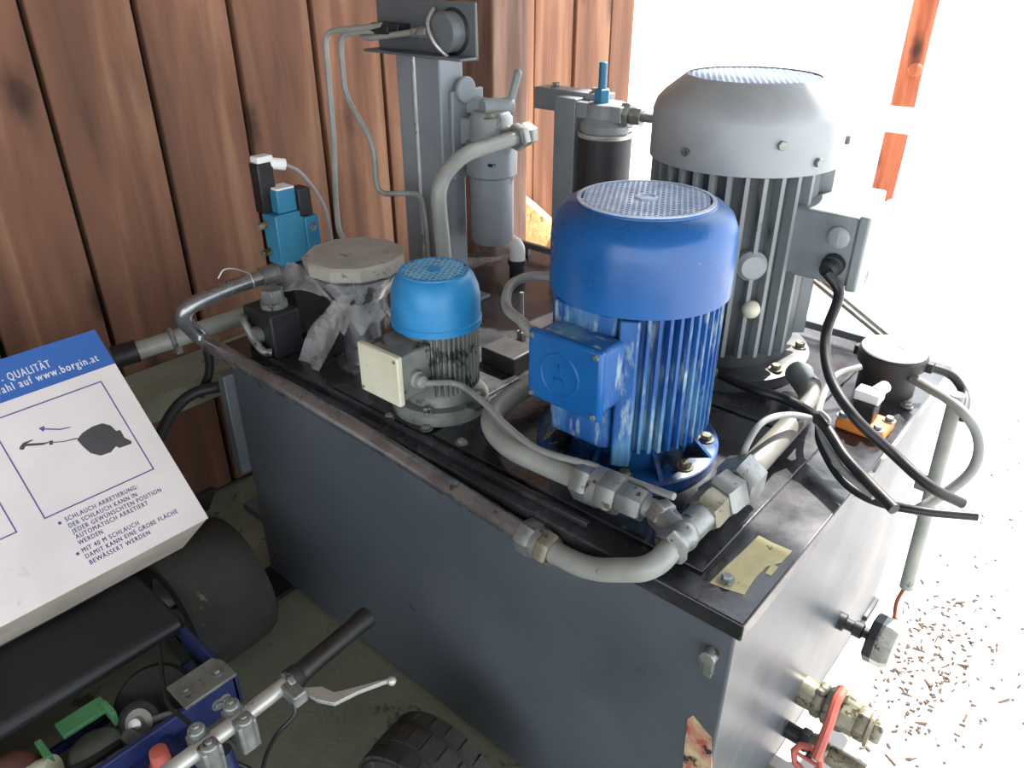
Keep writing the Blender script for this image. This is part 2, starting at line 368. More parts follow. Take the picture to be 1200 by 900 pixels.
for p in ((851,682),(541,522),(500,505),(716,508),(1062,478),(905,525),(700,540),(456,492)):
    q = atz(*p, ZL); copies('bolt', BOLT, M_['nut'], tank, [Matrix.Translation(q-ORG[tank.name]+Vector((0,0,.004)))])

# ================================================================== MOTORS
def grille(R, s, hole, th):
    g = MB(); ro = s/math.sqrt(3); ri = ro*hole
    k = int(R/s)+2
    for i in range(-k,k+1):
        for j in range(-k,k+1):
            x = s*(i+.5*(j % 2)); y = s*math.sqrt(3)/2*j
            if math.hypot(x,y) > R-ro*.6: continue
            A = [(x+ro*math.cos(rad(30+60*q)), y+ro*math.sin(rad(30+60*q)), th) for q in range(6)]
            B = [(x+ri*math.cos(rad(30+60*q)), y+ri*math.sin(rad(30+60*q)), th) for q in range(6)]
            D = [(p[0],p[1],0) for p in B]
            g._add(A+B+D, [(q,(q+1)%6,6+(q+1)%6,6+q) for q in range(6)]+[(6+q,6+(q+1)%6,12+(q+1)%6,12+q) for q in range(6)])
    return g
def fins(parent, m, r0, r1, z0, z1, th, angles, name='cooling_fin'):
    # one fin, tapered, shared by all
    a = MB(); a.prism([(r0,-th/2,z0),(r1,-th*.32,z0+.004),(r1,th*.32,z0+.004),(r0,th/2,z0)],(0,0,0),(0,0,z1-z0-.004))
    me = a.mesh('cooling_fin')
    copies(name, me, m, parent, [Matrix.Rotation(rad(t),4,'Z') for t in angles])

# --- large grey motor
gm = thing('electric_motor', 'largest motor, grey ribbed body and pale grey fan cowl, standing on the oil tank', 'motor', (-.70,1.515,ZL+.006), 'electric motors')
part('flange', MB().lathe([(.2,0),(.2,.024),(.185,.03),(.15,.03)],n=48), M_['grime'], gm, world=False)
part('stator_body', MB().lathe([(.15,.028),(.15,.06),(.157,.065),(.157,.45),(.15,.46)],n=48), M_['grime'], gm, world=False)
fins(gm, M_['motorgrey'], .15, .180, .065, .455, .012, [i*10.6+3 for i in range(34) if not (-14 < ((i*10.6+3+180)%360-180) < 14)])
part('fan_cowl', MB().lathe([(.181,.435),(.186,.437),(.186,.525),(.180,.543),(.168,.557),(.13,.588),(.126,.590)],n=56,cap=False), M_['cowlgrey'], gm, world=False)
gr = part('fan_grille', MB().lathe([(.127,.588),(.127,.584),(.0,.584)],n=40,cap=False), M_['cowlgrey'], gm, world=False)
g2 = grille(.125,.0125,.72,.003); g2.v = [p+Vector((0,0,.5845)) for p in g2.v]
go = place('perforated_sheet', g2.mesh('perforated_sheet'), M_['grille'], gr); go['kind'] = 'stuff'  # pale colour paints in the blown-out sunlit top of the large motor
SCREW = MB().hexa((0,0,0),(0,0,.008),.009).mesh('cowl_screw'); SCREW.materials.append(M_['nut'])
copies('cowl_screw', SCREW, M_['nut'], gm, [Matrix.Translation((.186*math.cos(rad(t)),.186*math.sin(rad(t)),z)) @ Matrix.Rotation(rad(t),4,'Z') @ Matrix.Rotation(rad(90),4,'Y') for t,z in ((-45,.495),(-98,.47),(20,.48),(-20,.46),(110,.48))])
copies('flange_bolt', BOLTB, M_['brass'], gm, [Matrix.Translation((.178*math.cos(rad(t)),.178*math.sin(rad(t)),.03)) for t in (-20,-65,-110,-155,25,70,115,160)])
# lifting eye and plug on the body
le = MB().lathe([(.03,0),(.03,.02),(.022,.03),(0,.03)],(.155*math.cos(rad(-50)),.155*math.sin(rad(-50)),.265),(math.cos(rad(-50)),math.sin(rad(-50)),0),20)
part('lifting_lug', le, M_['cowlgrey'], gm, world=False)
le = MB().ball((.182*math.cos(rad(-47)),.182*math.sin(rad(-47)),.178),.018)
part('plug', le, M_['cream'], gm, world=False)
tb = part('terminal_box', MB().box((.15,-.075,.245),(.274,.075,.378)), M_['motorgrey'], gm, .006, world=False)
part('box_lid', MB().box((.274,-.08,.24),(.294,.08,.383)), M_['motorgrey'], tb, .004, world=False)
part('blanking_plug', MB().lathe([(.02,0),(.02,.008),(.016,.011),(0,.011)],(.246,-.075,.338),(0,-1,0),24).box((.2445,-.0875,.325),(.2475,-.086,.351)), M_['cowlgrey'], tb, world=False)
part('cable_gland', MB().lathe([(.021,0),(.021,.012),(.017,.014),(.017,.03),(.012,.034)],(.246,-.075,.287),(0,-1,-.25),20), M_['blackmatt'], tb, world=False)

# --- blue motor
bm_ = thing('electric_motor', 'big blue motor with bright blue fan cowl and scuffed ribbed body', 'motor', (-.637,1.054,ZL+.006), 'electric motors')
part('flange', MB().lathe([(.165,0),(.165,.02),(.158,.024),(.11,.024)],n=56), M_['bluedark'], bm_, world=False)
part('mounting_skirt', MB().lathe([(.118,.022),(.118,.062),(.122,.066),(.10,.066)],n=48), M_['bluedark'], bm_, world=False)
for t in (-35,-80,10,55,100,145,190,235):
    Mx = Matrix.Rotation(rad(t),4,'Z'); a = MB().prism([Mx@Vector(p) for p in ((.114,-.004,.023),(.16,-.004,.023),(.114,-.004,.064))],(0,0,0),Mx.to_3x3()@Vector((0,.008,0)))
    part('gusset', a, M_['bluedark'], bm_, world=False)
part('stator_body', MB().lathe([(.10,.064),(.122,.066),(.124,.34),(.12,.345)],n=56), M_['bluebody'], bm_, world=False)
fa = [t for t in [-50+i*7.0 for i in range(41)] if t < 228]
fins(bm_, M_['bluebody'], .118, .1415, .066, .345, .0085, fa)
a = MB().prism([Matrix.Rotation(rad(-62),4,'Z')@Vector(p) for p in ((.115,-.018,.048),(.15,-.015,.048),(.15,.015,.048),(.115,.018,.048))],(0,0,0),(0,0,.262))
part('foot_rail', a, M_['bluebody'], bm_, .003, world=False)
a = MB().prism([(-.075,-.10,.07),(.035,-.10,.07),(.045,-.128,.07),(.03,-.137,.07),(-.07,-.137,.07),(-.085,-.115,.07)],(0,0,0),(0,0,.240))
part('casting_pad', a, M_['bluebody'], bm_, .004, world=False)
tb = part('terminal_box', MB().box((-.064,-.190,.169),(.066,-.13,.279)), M_['bluebody'], bm_, .008, world=False)
part('box_lid', MB().box((-.069,-.204,.164),(.071,-.188,.284)), M_['blue'], tb, .005, world=False)
part('embossed_ring', MB().torus((-.005,-.2035,.222),.036,.0022,(0,1,0),32,8), M_['blue'], tb, world=False)
part('embossed_mark', MB().prism([(-.019,-.2055,.205),(-.015,-.2055,.205),(-.004,-.2055,.24),(-.006,-.2055,.244)],(0,0,0),(0,.003,0)).prism([(.009,-.2055,.205),(.005,-.2055,.205),(-.007,-.2055,.24),(-.006,-.2055,.244)],(0,0,0),(0,.003,0)).box((-.015,-.2055,.214),(.004,-.203,.217)), M_['blue'], tb, world=False)
copies('lid_screw', SCREW, M_['nut'], tb, [Matrix.Translation((x,-.203,z)) @ Matrix.Rotation(rad(90),4,'X') @ Matrix.Scale(.55,4) for x in (-.06,.062) for z in (.173,.275)])
part('cable_gland', MB().cyl((-.064,-.165,.245),(-.09,-.165,.248),.012,14), M_['cream'], tb, world=False)
part('fan_cowl', MB().lathe([(.1445,.312),(.149,.314),(.1485,.40),(.146,.42),(.138,.438),(.124,.450),(.112,.453),(.111,.456),(.108,.457)],n=64,cap=False), M_['blue'], bm_, world=False)
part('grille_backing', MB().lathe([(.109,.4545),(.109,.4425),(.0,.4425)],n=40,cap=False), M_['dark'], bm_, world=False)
gr = part('grille_rim', MB().lathe([(.109,.45),(.109,.4585),(.1025,.4590),(.1025,.452)],n=56,cap=False), M_['grille'], bm_, world=False)
g2 = grille(.105,.0098,.70,.003); g2.v = [p+Vector((0,0,.4553)) for p in g2.v]
go = place('perforated_sheet', g2.mesh('perforated_sheet'), M_['grille'], gr); go['kind'] = 'stuff'
part('grille_hub', MB().lathe([(.018,.455),(.018,.4605),(.014,.461),(.012,.459),(0,.459)],n=24), M_['grille'], gr, world=False)
copies('flange_bolt', BOLTB, M_['brass'], bm_, [Matrix.Translation((.142*math.cos(rad(t)),.142*math.sin(rad(t)),.024)) for t in (-58,-100-28,30,75,165,-12)])

# --- small motor with light blue cowl
sm = thing('electric_motor', 'smallest motor, light blue domed cowl and cream terminal box', 'motor', (-1.003,.935,ZL+.006), 'electric motors')
part('flange', MB().lathe([(.097,0),(.097,.02),(.09,.026),(.07,.026),(.066,.045),(.05,.045)],n=48), M_['smallbody'], sm, world=False)
part('stator_body', MB().lathe([(.055,.04),(.068,.045),(.070,.20),(.06,.205)],n=44), M_['smallbody'], sm, world=False)
fins(sm, M_['smallbody'], .066, .0795, .05, .20, .0045, [-52+i*7.6 for i in range(37)])
part('fan_cowl', MB().lathe([(.082,.178),(.0865,.180),(.0865,.192),(.0845,.194),(.0845,.232),(.081,.252),(.074,.270),(.066,.280),(.063,.281)],n=52,cap=False), M_['cyan'], sm, world=False)
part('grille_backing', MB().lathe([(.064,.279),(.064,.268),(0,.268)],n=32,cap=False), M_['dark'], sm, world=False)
gr = part('grille_rim', MB().lathe([(.065,.277),(.0645,.2835),(.0605,.284),(.0605,.277)],n=44,cap=False), M_['cyan'], sm, world=False)
g2 = grille(.063,.0125,.80,.003); g2.v = [Vector((p.x,p.y*.8,p.z+.2805)) for p in g2.v]
g3 = grille(.0645,.0122,.74,.003); g3.v = [Vector((p.x,p.y,p.z+.2805)) for p in g3.v]
M_['mesh'] = surf('pale_mesh_paint', (116,178,214), (136,194,226), 20, .4)
go = place('wire_mesh', g3.mesh('wire_mesh'), M_['mesh'], gr); go['kind'] = 'stuff'
part('grille_hub', MB().lathe([(.013,.279),(.013,.2855),(.009,.286),(0,.286)],n=20), M_['cyan'], gr, world=False)
tb = part('terminal_box', MB().box((-.055,-.135,.075),(.045,-.06,.165)), M_['smallbody'], sm, .004, world=False)
part('box_lid', MB().box((-.06,-.147,.07),(.05,-.134,.17)), M_['cream'], tb, .003, world=False, label='cream plastic terminal cover')
copies('lid_screw', SCREW, M_['blackmatt'], tb, [Matrix.Translation((x,-.146,z)) @ Matrix.Rotation(rad(90),4,'X') @ Matrix.Scale(.42,4) for x,z in ((-.052,.079),(.042,.161))])
part('cable_gland', MB().lathe([(.016,0),(.016,.012),(.012,.014),(.012,.026),(.008,.03)],(.045,-.105,.115),(1,-.1,0),16), M_['cablegrey'], tb, world=False)
copies('flange_bolt', BOLT, M_['nut'], sm, [Matrix.Translation((.082*math.cos(rad(t)),.082*math.sin(rad(t)),.026)) for t in (-62,30,118,210)])

# ================================================================== FILLER NECK with disc lid
fc = thing('filler_neck', 'grey filler pipe topped by a dusty wide round disc, wrapped in film', 'filler', (-1.272,.961,ZL))
part('neck_pipe', MB().lathe([(.062,0),(.062,.006),(.042,.008),(.042,.15),(.05,.16),(.05,.2)],n=32), M_['galv'], fc, world=False)
part('neck_collar', MB().lathe([(.06,.16),(.085,.20),(.09,.215),(.09,.222)],n=32), M_['galv'], fc, world=False)
part('disc_lid', MB().lathe([(.09,.222),(.104,.224),(.107,.232),(.107,.248),(.102,.253),(0,.254)],n=11), M_['disc'], fc, world=False, ang=25)
def sheet(path, widths, axis, wav=.012, seed=1, nu=9):
    """crumpled strip: centre path, width along axis"""
    rnd = random.Random(seed); b = MB(); n = len(path)*4-3
    for i in range(n):
        t = i/(n-1)*(len(path)-1); k = min(int(t),len(path)-2); f = t-k
        c = Vector(path[k]).lerp(Vector(path[k+1]),f); w = widths[k]*(1-f)+widths[k+1]*f
        ax = Vector(axis[k]).lerp(Vector(axis[k+1]),f).normalized()
        nn = ax.cross((Vector(path[k+1])-Vector(path[k])).normalized())
        for j in range(nu):
            s_ = j/(nu-1)-.5
            b.v.append(c+ax*(w*s_*(1+.12*math.sin(i*1.1+seed)))+nn*(math.sin(j*.9+i*.35+seed)*wav*1.6+rnd.uniform(-.3,.3)*wav))
    for i in range(n-1):
        for j in range(nu-1): b.f.append((i*nu+j,(i+1)*nu+j,(i+1)*nu+j+1,i*nu+j+1))
    return b
C0 = Vector((-1.272,.961,ZL))
fl = sheet([aty(405,345,.895), aty(385,378,.885), aty(367,420,.87), aty(349,458,.845)], [.06,.10,.11,.06], [(1,0,.25)]*4, .0035, 2)
part('plastic_film', fl, M_['film'], fc, label='clear plastic film strip hanging from the neck', ang=60)
fl = sheet([aty(405,345,.91), aty(370,330,.92), aty(340,325,.93), aty(314,324,.935)], [.03,.05,.065,.075], [(.1,.5,1)]*4, .003, 5)
part('plastic_film', fl, M_['film'], fc, ang=60)
wr = MB(); n = 36
prof = [(.09,.215),(.08,.195),(.062,.17),(.052,.15),(.054,.125),(.062,.108)]
for i in range(n):
    a = 2*math.pi*i/n
    for q,(r,z) in enumerate(prof):
        rr = r*(1+.10*math.sin(i*2.3+q)*(.3+q*.18))+.004; wr.v.append(C0+Vector((rr*math.cos(a),rr*math.sin(a),z+.008*math.sin(i*1.7)*q*.5)))
for i in range(n):
    j = (i+1)%n
    for q in range(len(prof)-1): wr.f.append((i*6+q,j*6+q,j*6+q+1,i*6+q+1))
part('plastic_film', wr, M_['film'], fc, ang=60)

# ================================================================== COLUMN, gauge panel
CX0, CX1, CY0, CY1 = -1.49, -1.345, 1.30, 1.375
co = thing('support_column', 'tall square grey steel column with a gauge panel on top', 'column', ((CX0+CX1)/2,1.36,ZL))
part('column_post', MB().box((CX0,CY0,ZL),(CX1,CY1,1.305)), M_['grey'], co, .004)
part('weld_bead', MB().tube([((CX0+CX1)/2-.01,CY0-.001,ZL),((CX0+CX1)/2-.01,CY0-.001,1.30)],.005,8), M_['steel'], co)
part('base_plate', MB().box((CX0-.04,CY0-.04,ZL),(CX1+.04,CY1+.04,ZL+.01)), M_['darkgrey'], co, .002)
pn = part('gauge_panel', MB().box((-1.50,1.262,1.302),(-1.195,1.268,1.41)).box((-1.50,1.215,1.302),(-1.195,1.268,1.308)), M_['darkgrey'], co, .002)
gc = Vector((-1.258,1.262,1.353))
part('gauge_body', MB().lathe([(.040,0),(.040,.03),(.034,.036),(0,.036)],gc,(0,-1,0),32), M_['darkgrey'], pn)
part('gauge_bezel', MB().torus(gc+Vector((0,-.002,0)),.042,.004,(0,1,0),32,8), M_['blackmatt'], pn)
part('gauge_clamp', MB().tube([gc+Vector((-.045,-.012,.042)),gc+Vector((-.03,-.045,.015)),gc+Vector((-.012,-.045,-.02)),gc+Vector((.005,-.02,-.05))],.004,8,smooth=True), M_['steel'], pn)
part('gauge_fitting', MB().hexa(gc+Vector((-.03,-.045,.0)),gc+Vector((-.055,-.048,-.002)),.011).hexa(gc+Vector((-.058,-.048,-.002)),gc+Vector((-.075,-.048,-.003)),.009), M_['nut'], pn)
part('panel_connector', MB().box((-1.47,1.225,1.34),(-1.39,1.262,1.362)).cyl((-1.46,1.215,1.352),(-1.40,1.215,1.352),.012,12), M_['blackmatt'], pn, .002)
def tubething(name, pts, r, m, label, cat, group=None, bend=.04, smooth=False, n=12, ends=None):
    mb = MB().tube(pts, r, n, bend, smooth)
    return single(name, mb, m, label, cat, group, ang=60)
tubething('steel_tube', [gc+Vector((-.076,-.048,-.003)), aty(430,45,1.214), aty(422,40,1.225), aty(445,33,1.235)], .0065, M_['paintpipe'], 'short bent steel tube joining the back of the gauge on the panel', 'tube', 'thin steel tubes at the column', .03)
tubething('steel_tube', [aty(448,30,1.21), aty(380,37,1.19), aty(391,160,1.17), aty(393,230,1.12), aty(397,276,1.082), Vector((-1.36,1.082,.86)), Vector((-1.35,1.085,ZL+.01))], .0065, M_['paintpipe'], 'thin steel tube running straight down from the gauge panel to the dusty disc', 'tube', 'thin steel tubes at the column', .035)
tubething('steel_tube', [aty(455,34,1.215), aty(398,40,1.20), aty(404,110,1.20), aty(438,170,1.20), aty(442,228,1.20), aty(475,226,1.22), aty(494,228,1.27), aty(499,262,1.285), aty(503,320,1.285)], .0065, M_['paintpipe'], 'thin steel tube with an s bend wrapping round the front of the column', 'tube', 'thin steel tubes at the column', .035)

# ================================================================== FILTER on the column
fx, fy = -1.268, 1.385
fi = thing('oil_filter', 'grey cylindrical oil filter with a tilted lever, hung beside the column', 'filter', (fx,fy,.87))
part('filter_bowl', MB().lathe([(.0,.868),(.046,.868),(.052,.876),(.052,1.03),(.054,1.032)],(fx,fy,0),n=36), M_['grey'], fi)
sl = part('filter_sleeve', MB().lathe([(.054,1.03),(.060,1.036),(.061,1.10),(.058,1.112)],(fx,fy,0),n=36), M_['grey'], fi)
part('filter_head', MB().lathe([(.05,1.108),(.05,1.165),(.042,1.178),(.0,1.18)],(fx,fy,0),n=32).box((CX1,fy-.035,1.10),(fx,fy+.035,1.16)), M_['motorgrey'], fi, .003)
part('mounting_bracket', MB().box((CX1,fy-.06,1.02),(CX1+.012,fy+.045,1.22)).lathe([(.03,0),(.03,.012)],(CX1+.01,fy-.02,1.22),(1,0,0),24), M_['grey'], fi, .003)
q = part('lever_hub', MB().cyl((fx-.01,fy-.02,1.185),(fx+.02,fy+.05,1.185),.021,20).box((CX1,fy-.012,1.168),(fx,fy+.03,1.2)), M_['motorgrey'], fi, .002)
a, b = Vector((fx+.02,fy+.045,1.19)), aty(607,86,fy+.06)
part('lever', MB().cyl(a,b,.009,12).ball(b,.0095,12), M_['motorgrey'], fi)
copies('hex_bolt', BOLTB, M_['nut'], fi, [Matrix.Translation(Vector(p)-ORG[fi.name]) for p in ((fx+.03,fy-.035,1.168),(fx-.03,fy+.03,1.172))])
part('sleeve_mark', MB().box((fx+.030,fy-.05,1.065),(fx+.048,fy-.038,1.071)), M_['black'], sl)
XP = fx+.095
bp_ = thing('bent_pipe', 'thick grey pipe rising from the lid and bending over to the oil filter', 'pipe', tuple(atx(523,330,XP)))
P = [Vector((atx(523,330,XP).x, atx(523,330,XP).y, ZL)), atx(523,330,XP), atx(512,215,XP), atx(540,182,XP), atx(606,161,XP-.005)]
part('pipe', MB().tube(P,.0165,20,.09), M_['paintpipe'], bp_, ang=60)
d = (P[-1]-P[-2]).normalized(); e_ = P[-1]
part('hex_nut', MB().hexa(e_-d*.012,e_+d*.018,.03), M_['nut'], bp_)
part('hex_nut', MB().hexa(e_+d*.019,e_+d*.05,.027,.5).cyl(e_+d*.02,e_+Vector((-.06,.01,-.002)),.02,16), M_['nut'], bp_)

# ================================================================== SPIN ON FILTER at the back
sx, sy = -1.163, 1.70
sf = thing('oil_filter', 'black spin on oil filter canister hanging from a square grey bracket post', 'filter', (sx,sy,ZL))
part('bracket_post', MB().box((-1.30,1.66,ZL),(-1.232,1.705,1.175)), M_['grey'], sf, .003)
part('bracket_arm', MB().box((-1.40,1.70,1.13),(-1.18,1.76,1.185)), M_['grey'], sf, .003)
part('canister', MB().lathe([(0,.80),(.058,.80),(.068,.812),(.068,1.085),(.066,1.092)],(sx,sy,0),n=40), M_['blackmatt'], sf)
part('canister_rim', MB().lathe([(.069,1.088),(.071,1.092),(.071,1.098),(.067,1.10)],(sx,sy,0),n=40,cap=False), M_['steel'], sf)
part('filter_head', MB().lathe([(.066,1.098),(.066,1.118),(.052,1.135),(.052,1.165),(.048,1.17)],(sx,sy,0),n=10).box((-1.25,sy-.035,1.13),(-1.10,sy+.035,1.168)), M_['motorgrey'], sf, .003)
part('outlet_fitting', MB().hexa((sx+.05,sy,1.145),(sx+.075,sy,1.145),.032).hexa((sx+.075,sy,1.145),(sx+.105,sy,1.145),.022).cyl((sx+.1,sy,1.145),(sx+.16,sy+.01,1.145),.011,12), M_['nut'], sf)
part('threaded_stud', MB().lathe([(.02,1.165),(.02,1.20),(.016,1.203)],(sx-.01,sy-.01,0),n=6).lathe([(.0105,1.2),(.0105,1.262),(.0085,1.264)],(sx-.01,sy-.01,0),n=16), M_['valveblue'], sf)
copies('hex_bolt', BOLTB, M_['nut'], sf, [Matrix.Translation(Vector(p)-ORG[sf.name]) for p in ((-1.215,1.72,1.185),(-1.35,1.73,1.185))])

# ================================================================== VALVE BLOCK on the left
vx, vy, VS = -1.53, .985, .62
def V3(a, b, c): return (vx+a*VS, vy+b*VS, .868+(c-.86)*.73)
vb = thing('solenoid_valve', 'teal blue solenoid valve with black coil standing by the plank wall', 'valve', (vx,vy,ZL))
part('pedestal', MB().box((vx-.04,vy-.04,ZL),(vx+.04,vy+.06,.868)), M_['blackmatt'], vb, .004)
part('valve_body', MB().box(V3(-.045,-.085,.86),V3(.04,.035,1.02)).box(V3(-.045,-.06,1.02),V3(.03,.02,1.09)), M_['valveblue'], vb, .003)
part('body_step', MB().box(V3(-.02,.035,.86),V3(.045,.095,.995)), M_['valveblue'], vb, .003)
part('solenoid_end', MB().box(V3(-.02,.02,1.0),V3(.045,.075,1.085)), M_['blackmatt'], vb, .003)
part('coil', MB().box(V3(-.065,-.095,1.02),V3(-.01,-.03,1.17)), M_['black'], vb, .003)
part('connector_plug', MB().box(V3(-.06,-.09,1.17),V3(-.012,-.025,1.19)).cyl(V3(-.03,-.035,1.165),V3(-.01,.02,1.155),.013,14), M_['white'], vb, .003)
part('name_plate', MB().box(V3(-.04,-.055,1.09),V3(.028,.018,1.096)), M_['white'], vb, .001)
part('side_port', MB().cyl(V3(-.02,-.085,.985),V3(-.02,-.125,.985),.008,12), M_['brass'], vb)
part('side_port', MB().cyl(V3(-.02,-.085,.90),V3(-.02,-.125,.90),.008,12), M_['brass'], vb)
copies('cap_screw', BOLT, M_['nut'], vb, [Matrix.Translation(Vector(V3(.047,.065,z))-ORG[vb.name]) @ Matrix.Rotation(rad(90),4,'Y') @ Matrix.Scale(.7,4) for z in (.885,.96)])
tubething('valve_cable', [V3(-.01,.02,1.155),V3(.01,.06,1.13),V3(.02,.10,1.08),V3(.03,.14,1.0),V3(.03,.15,.90),V3(.02,.15,.78)], .004, M_['cablegrey'], 'thin white cable arching off the teal solenoid valve', 'cable', smooth=True)
# manifold in the front left corner of the lid
mf = thing('valve_manifold', 'dark grey manifold block with a hex plug at the lid corner', 'manifold', (-1.475,.865,ZL))
part('block', MB().box((-1.53,.83,ZL),(-1.42,.905,.80)), M_['blackmatt'], mf, .004)
part('hex_plug', MB().lathe([(.03,.80),(.03,.812),(.024,.815)],(-1.47,.875,0),n=20).hexa((-1.47,.875,.812),(-1.47,.875,.842),.026), M_['nut'], mf)
part('front_clamp', MB().tube([(-1.52,.826,.775),(-1.50,.812,.775),(-1.47,.812,.74),(-1.44,.812,.72),(-1.43,.826,.715)],.009,10,smooth=True).cyl((-1.475,.832,.745),(-1.475,.81,.745),.02,16), M_['nut'], mf)
part('block', MB().box((-1.41,.91,ZL),(-1.34,.98,.77)), M_['blackmatt'], mf, .003)

# ================================================================== PIPES
# long pipe along the front edge of the lid
def zz(p, yv): return aty(p[0], p[1], yv)
R1 = .018
P = [atx(316,322,-1.56), atx(262,340,-1.585), atx(206,366,-1.60), zz((236,398),.765), zz((440,516),.765), zz((612,624),.765)]
fp = thing('front_pipe', 'long bent grey pipe running along the front edge of the tank lid', 'pipe', tuple(P[4]))
part('pipe', MB().tube(P,R1,20,.05), M_['galv'], fp, ang=60)
d0 = (P[0]-P[1]).normalized()
part('end_fitting', MB().cyl(P[0]-d0*.02,P[0]+d0*.03,.023,20).hexa(P[0]+d0*.03,P[0]+d0*.055,.026).cyl(P[0]+d0*.05,P[0]+d0*.07,.018,14), M_['nut'], fp)
part('wire_tie', MB().torus(P[0]-d0*.045,.018,.002,d0,24,6).tube([P[0]-d0*.045+Vector((0,0,.018)),P[0]-d0*.06+Vector((0,-.02,.04)),P[0]-d0*.075+Vector((0,-.03,.045)),P[0]-d0*.09+Vector((0,-.03,.03))],.0018,6,smooth=True), M_['steel'], fp)
d = (P[5]-P[4]).normalized(); e_ = P[5]
part('union_nut', MB().hexa(e_,e_+d*.03,.03), M_['nut'], fp)
part('union_ring', MB().cyl(e_+d*.03,e_+d*.042,.027,20), M_['nut'], fp)
part('union_nut', MB().hexa(e_+d*.042,e_+d*.066,.029,.7), M_['brass'], fp)
TEE = atz(800,628,.745)
q1 = atz(690,662,.715); q2 = atz(760,662,.735)
part('pipe_bend', MB().tube([e_+d*.06, zz((690,668),.76), atz(765,668,.735), TEE+(atz(770,652,.74)-TEE)*.15],.018,20,.09), M_['paintpipe'], fp, ang=60)
# tee and side runs
te = thing('pipe_tee', 'grey pipe tee joining three pipe runs at the front of the lid', 'pipe fitting', tuple(TEE))
t1 = atz(770,598,.748); t2 = atz(838,588,.748)
part('tee_body', MB().cyl(TEE+(atz(775,650,.735)-TEE)*.5,TEE+(t2-TEE)*.6,.0235,20).cyl(TEE,TEE+(t1-TEE)*.75,.021,20).ball(TEE,.0245), M_['nut'], te)
part('tee_nut', MB().hexa(TEE+(atz(775,650,.735)-TEE)*.35,TEE+(atz(775,650,.735)-TEE)*.75,.029), M_['nut'], te)
part('tee_nut', MB().hexa(TEE+(t1-TEE)*.6,t1,.025), M_['nut'], te)
# run passing round the blue motor
mp_ = thing('motor_pipe', 'grey pipe curving round the blue motor with a chunky check valve', 'pipe', tuple(atz(640,548,.745)))
a1, a2, a3 = atz(742,588,.748), atz(728,582,.748), atz(677,560,.748)
part('pipe', MB().tube([t1,a1],.016,18), M_['paintpipe'], mp_, ang=60)
part('hex_nut', MB().hexa(atz(756,594,.748),a2,.0275), M_['nut'], mp_)
part('check_valve', MB().hexa(a2,a2+(a3-a2)*.4,.036).cyl(a2+(a3-a2)*.4,a2+(a3-a2)*.6,.033,24).hexa(a2+(a3-a2)*.6,a3,.034,.6), M_['nut'], mp_)
part('pipe', MB().tube([a3,atz(640,545,.745),atz(590,522,.745),atz(570,490,.745),atz(600,462,.745),atz(650,438,.745),atz(700,420,.745)],.0195,20,.10), M_['paintpipe'], mp_, ang=60)
# run going back on the right
rp = thing('return_pipe', 'straight grey pipe running back from the tee beside the blue motor', 'pipe', tuple(atz(905,530,.745)))
b1 = atz(858,572,.748); b2 = atz(876,553,.748); b3 = atz(938,486,.748)
part('coupling_nut', MB().hexa(TEE+(t2-TEE)*.55,t2,.031), M_['brass'], rp)
part('coupling', MB().hexa(t2,b1,.036,.1).hexa(b1,b2,.039,.6), M_['nut'], rp)
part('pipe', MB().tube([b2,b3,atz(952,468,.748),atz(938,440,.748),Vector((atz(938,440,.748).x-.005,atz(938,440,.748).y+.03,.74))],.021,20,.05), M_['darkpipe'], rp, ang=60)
part('elbow_nut', MB().cyl(atz(948,455,.748),atz(934,436,.748),.025,20), M_['nut'], rp)
# pipe going out on the left with a black sleeve
P = [atx(296,366,-1.66), atx(205,397,-1.72), atx(138,418,-1.76)]
lp = thing('outlet_pipe', 'dull grey pipe with a black end sleeve sticking out past the tank corner', 'pipe', tuple(P[1]))
part('pipe', MB().tube([Vector((-1.50,.96,.735)),P[0],P[1],P[2]],.022,20,.03), M_['paintpipe'], lp, ang=60)
d = (P[2]-P[1]).normalized()
part('sleeve', MB().cyl(P[2]-d*.045,P[2]+d*.01,.027,20), M_['blackmatt'], lp, label='black rubber end sleeve')
part('clamp', MB().torus(P[1]+d*.005,.025,.006,d,24,8).box((P[1].x-.008,P[1].y-.008,P[1].z-.036),(P[1].x+.012,P[1].y+.008,P[1].z-.016)), M_['nut'], lp)
q = P[0]+(P[1]-P[0])*.75
part('drop_leg', MB().tube([P[1]+Vector((.03,.06,-.01)),P[1]+Vector((.03,.06,-.10)),P[1]+Vector((.02,.02,-.16))],.012,12,.04), M_['blackmatt'], lp, ang=60)
# dark hose below
tubething('dark_hose', [atx(262,452,-1.64), atx(225,462,-1.66), atx(198,490,-1.68), atx(180,540,-1.69), atx(178,600,-1.70)], .014, M_['blackmatt'], 'dark dusty hose drooping beside the tank end under the pipes', 'hose', smooth=True)

# white elbow and film behind the small motor
we = thing('plastic_elbow', 'white plastic pipe elbow on a black threaded adapter behind the small motor', 'pipe fitting', tuple(atz(606,322,ZL)))
q = atz(606,322,ZL)
part('adapter', MB().lathe([(.022,0),(.022,.03),(.026,.032),(.026,.045),(.02,.047)],q,n=16), M_['blackmatt'], we)
part('elbow', MB().tube([q+Vector((0,0,.045)),q+Vector((0,0,.085)),q+Vector((-.09,.03,.085))],.0225,18,.045), M_['white'], we, ang=60)
part('plastic_film', sheet([q+Vector((-.03,0,.05)),q+Vector((-.09,-.05,.03)),q+Vector((-.16,-.08,.02))],[.05,.09,.08],[(.4,.9,.3)]*3,.006,9), M_['film'], we, ang=60)
rd = atz(611,398,ZL); 
tr_ = thing('threaded_rod', 'thin upright threaded rod with a nut between the small and blue motors', 'rod', tuple(rd))
part('rod', MB().cyl(rd,rd+Vector((0,0,.12)),.005,10), M_['nut'], tr_)
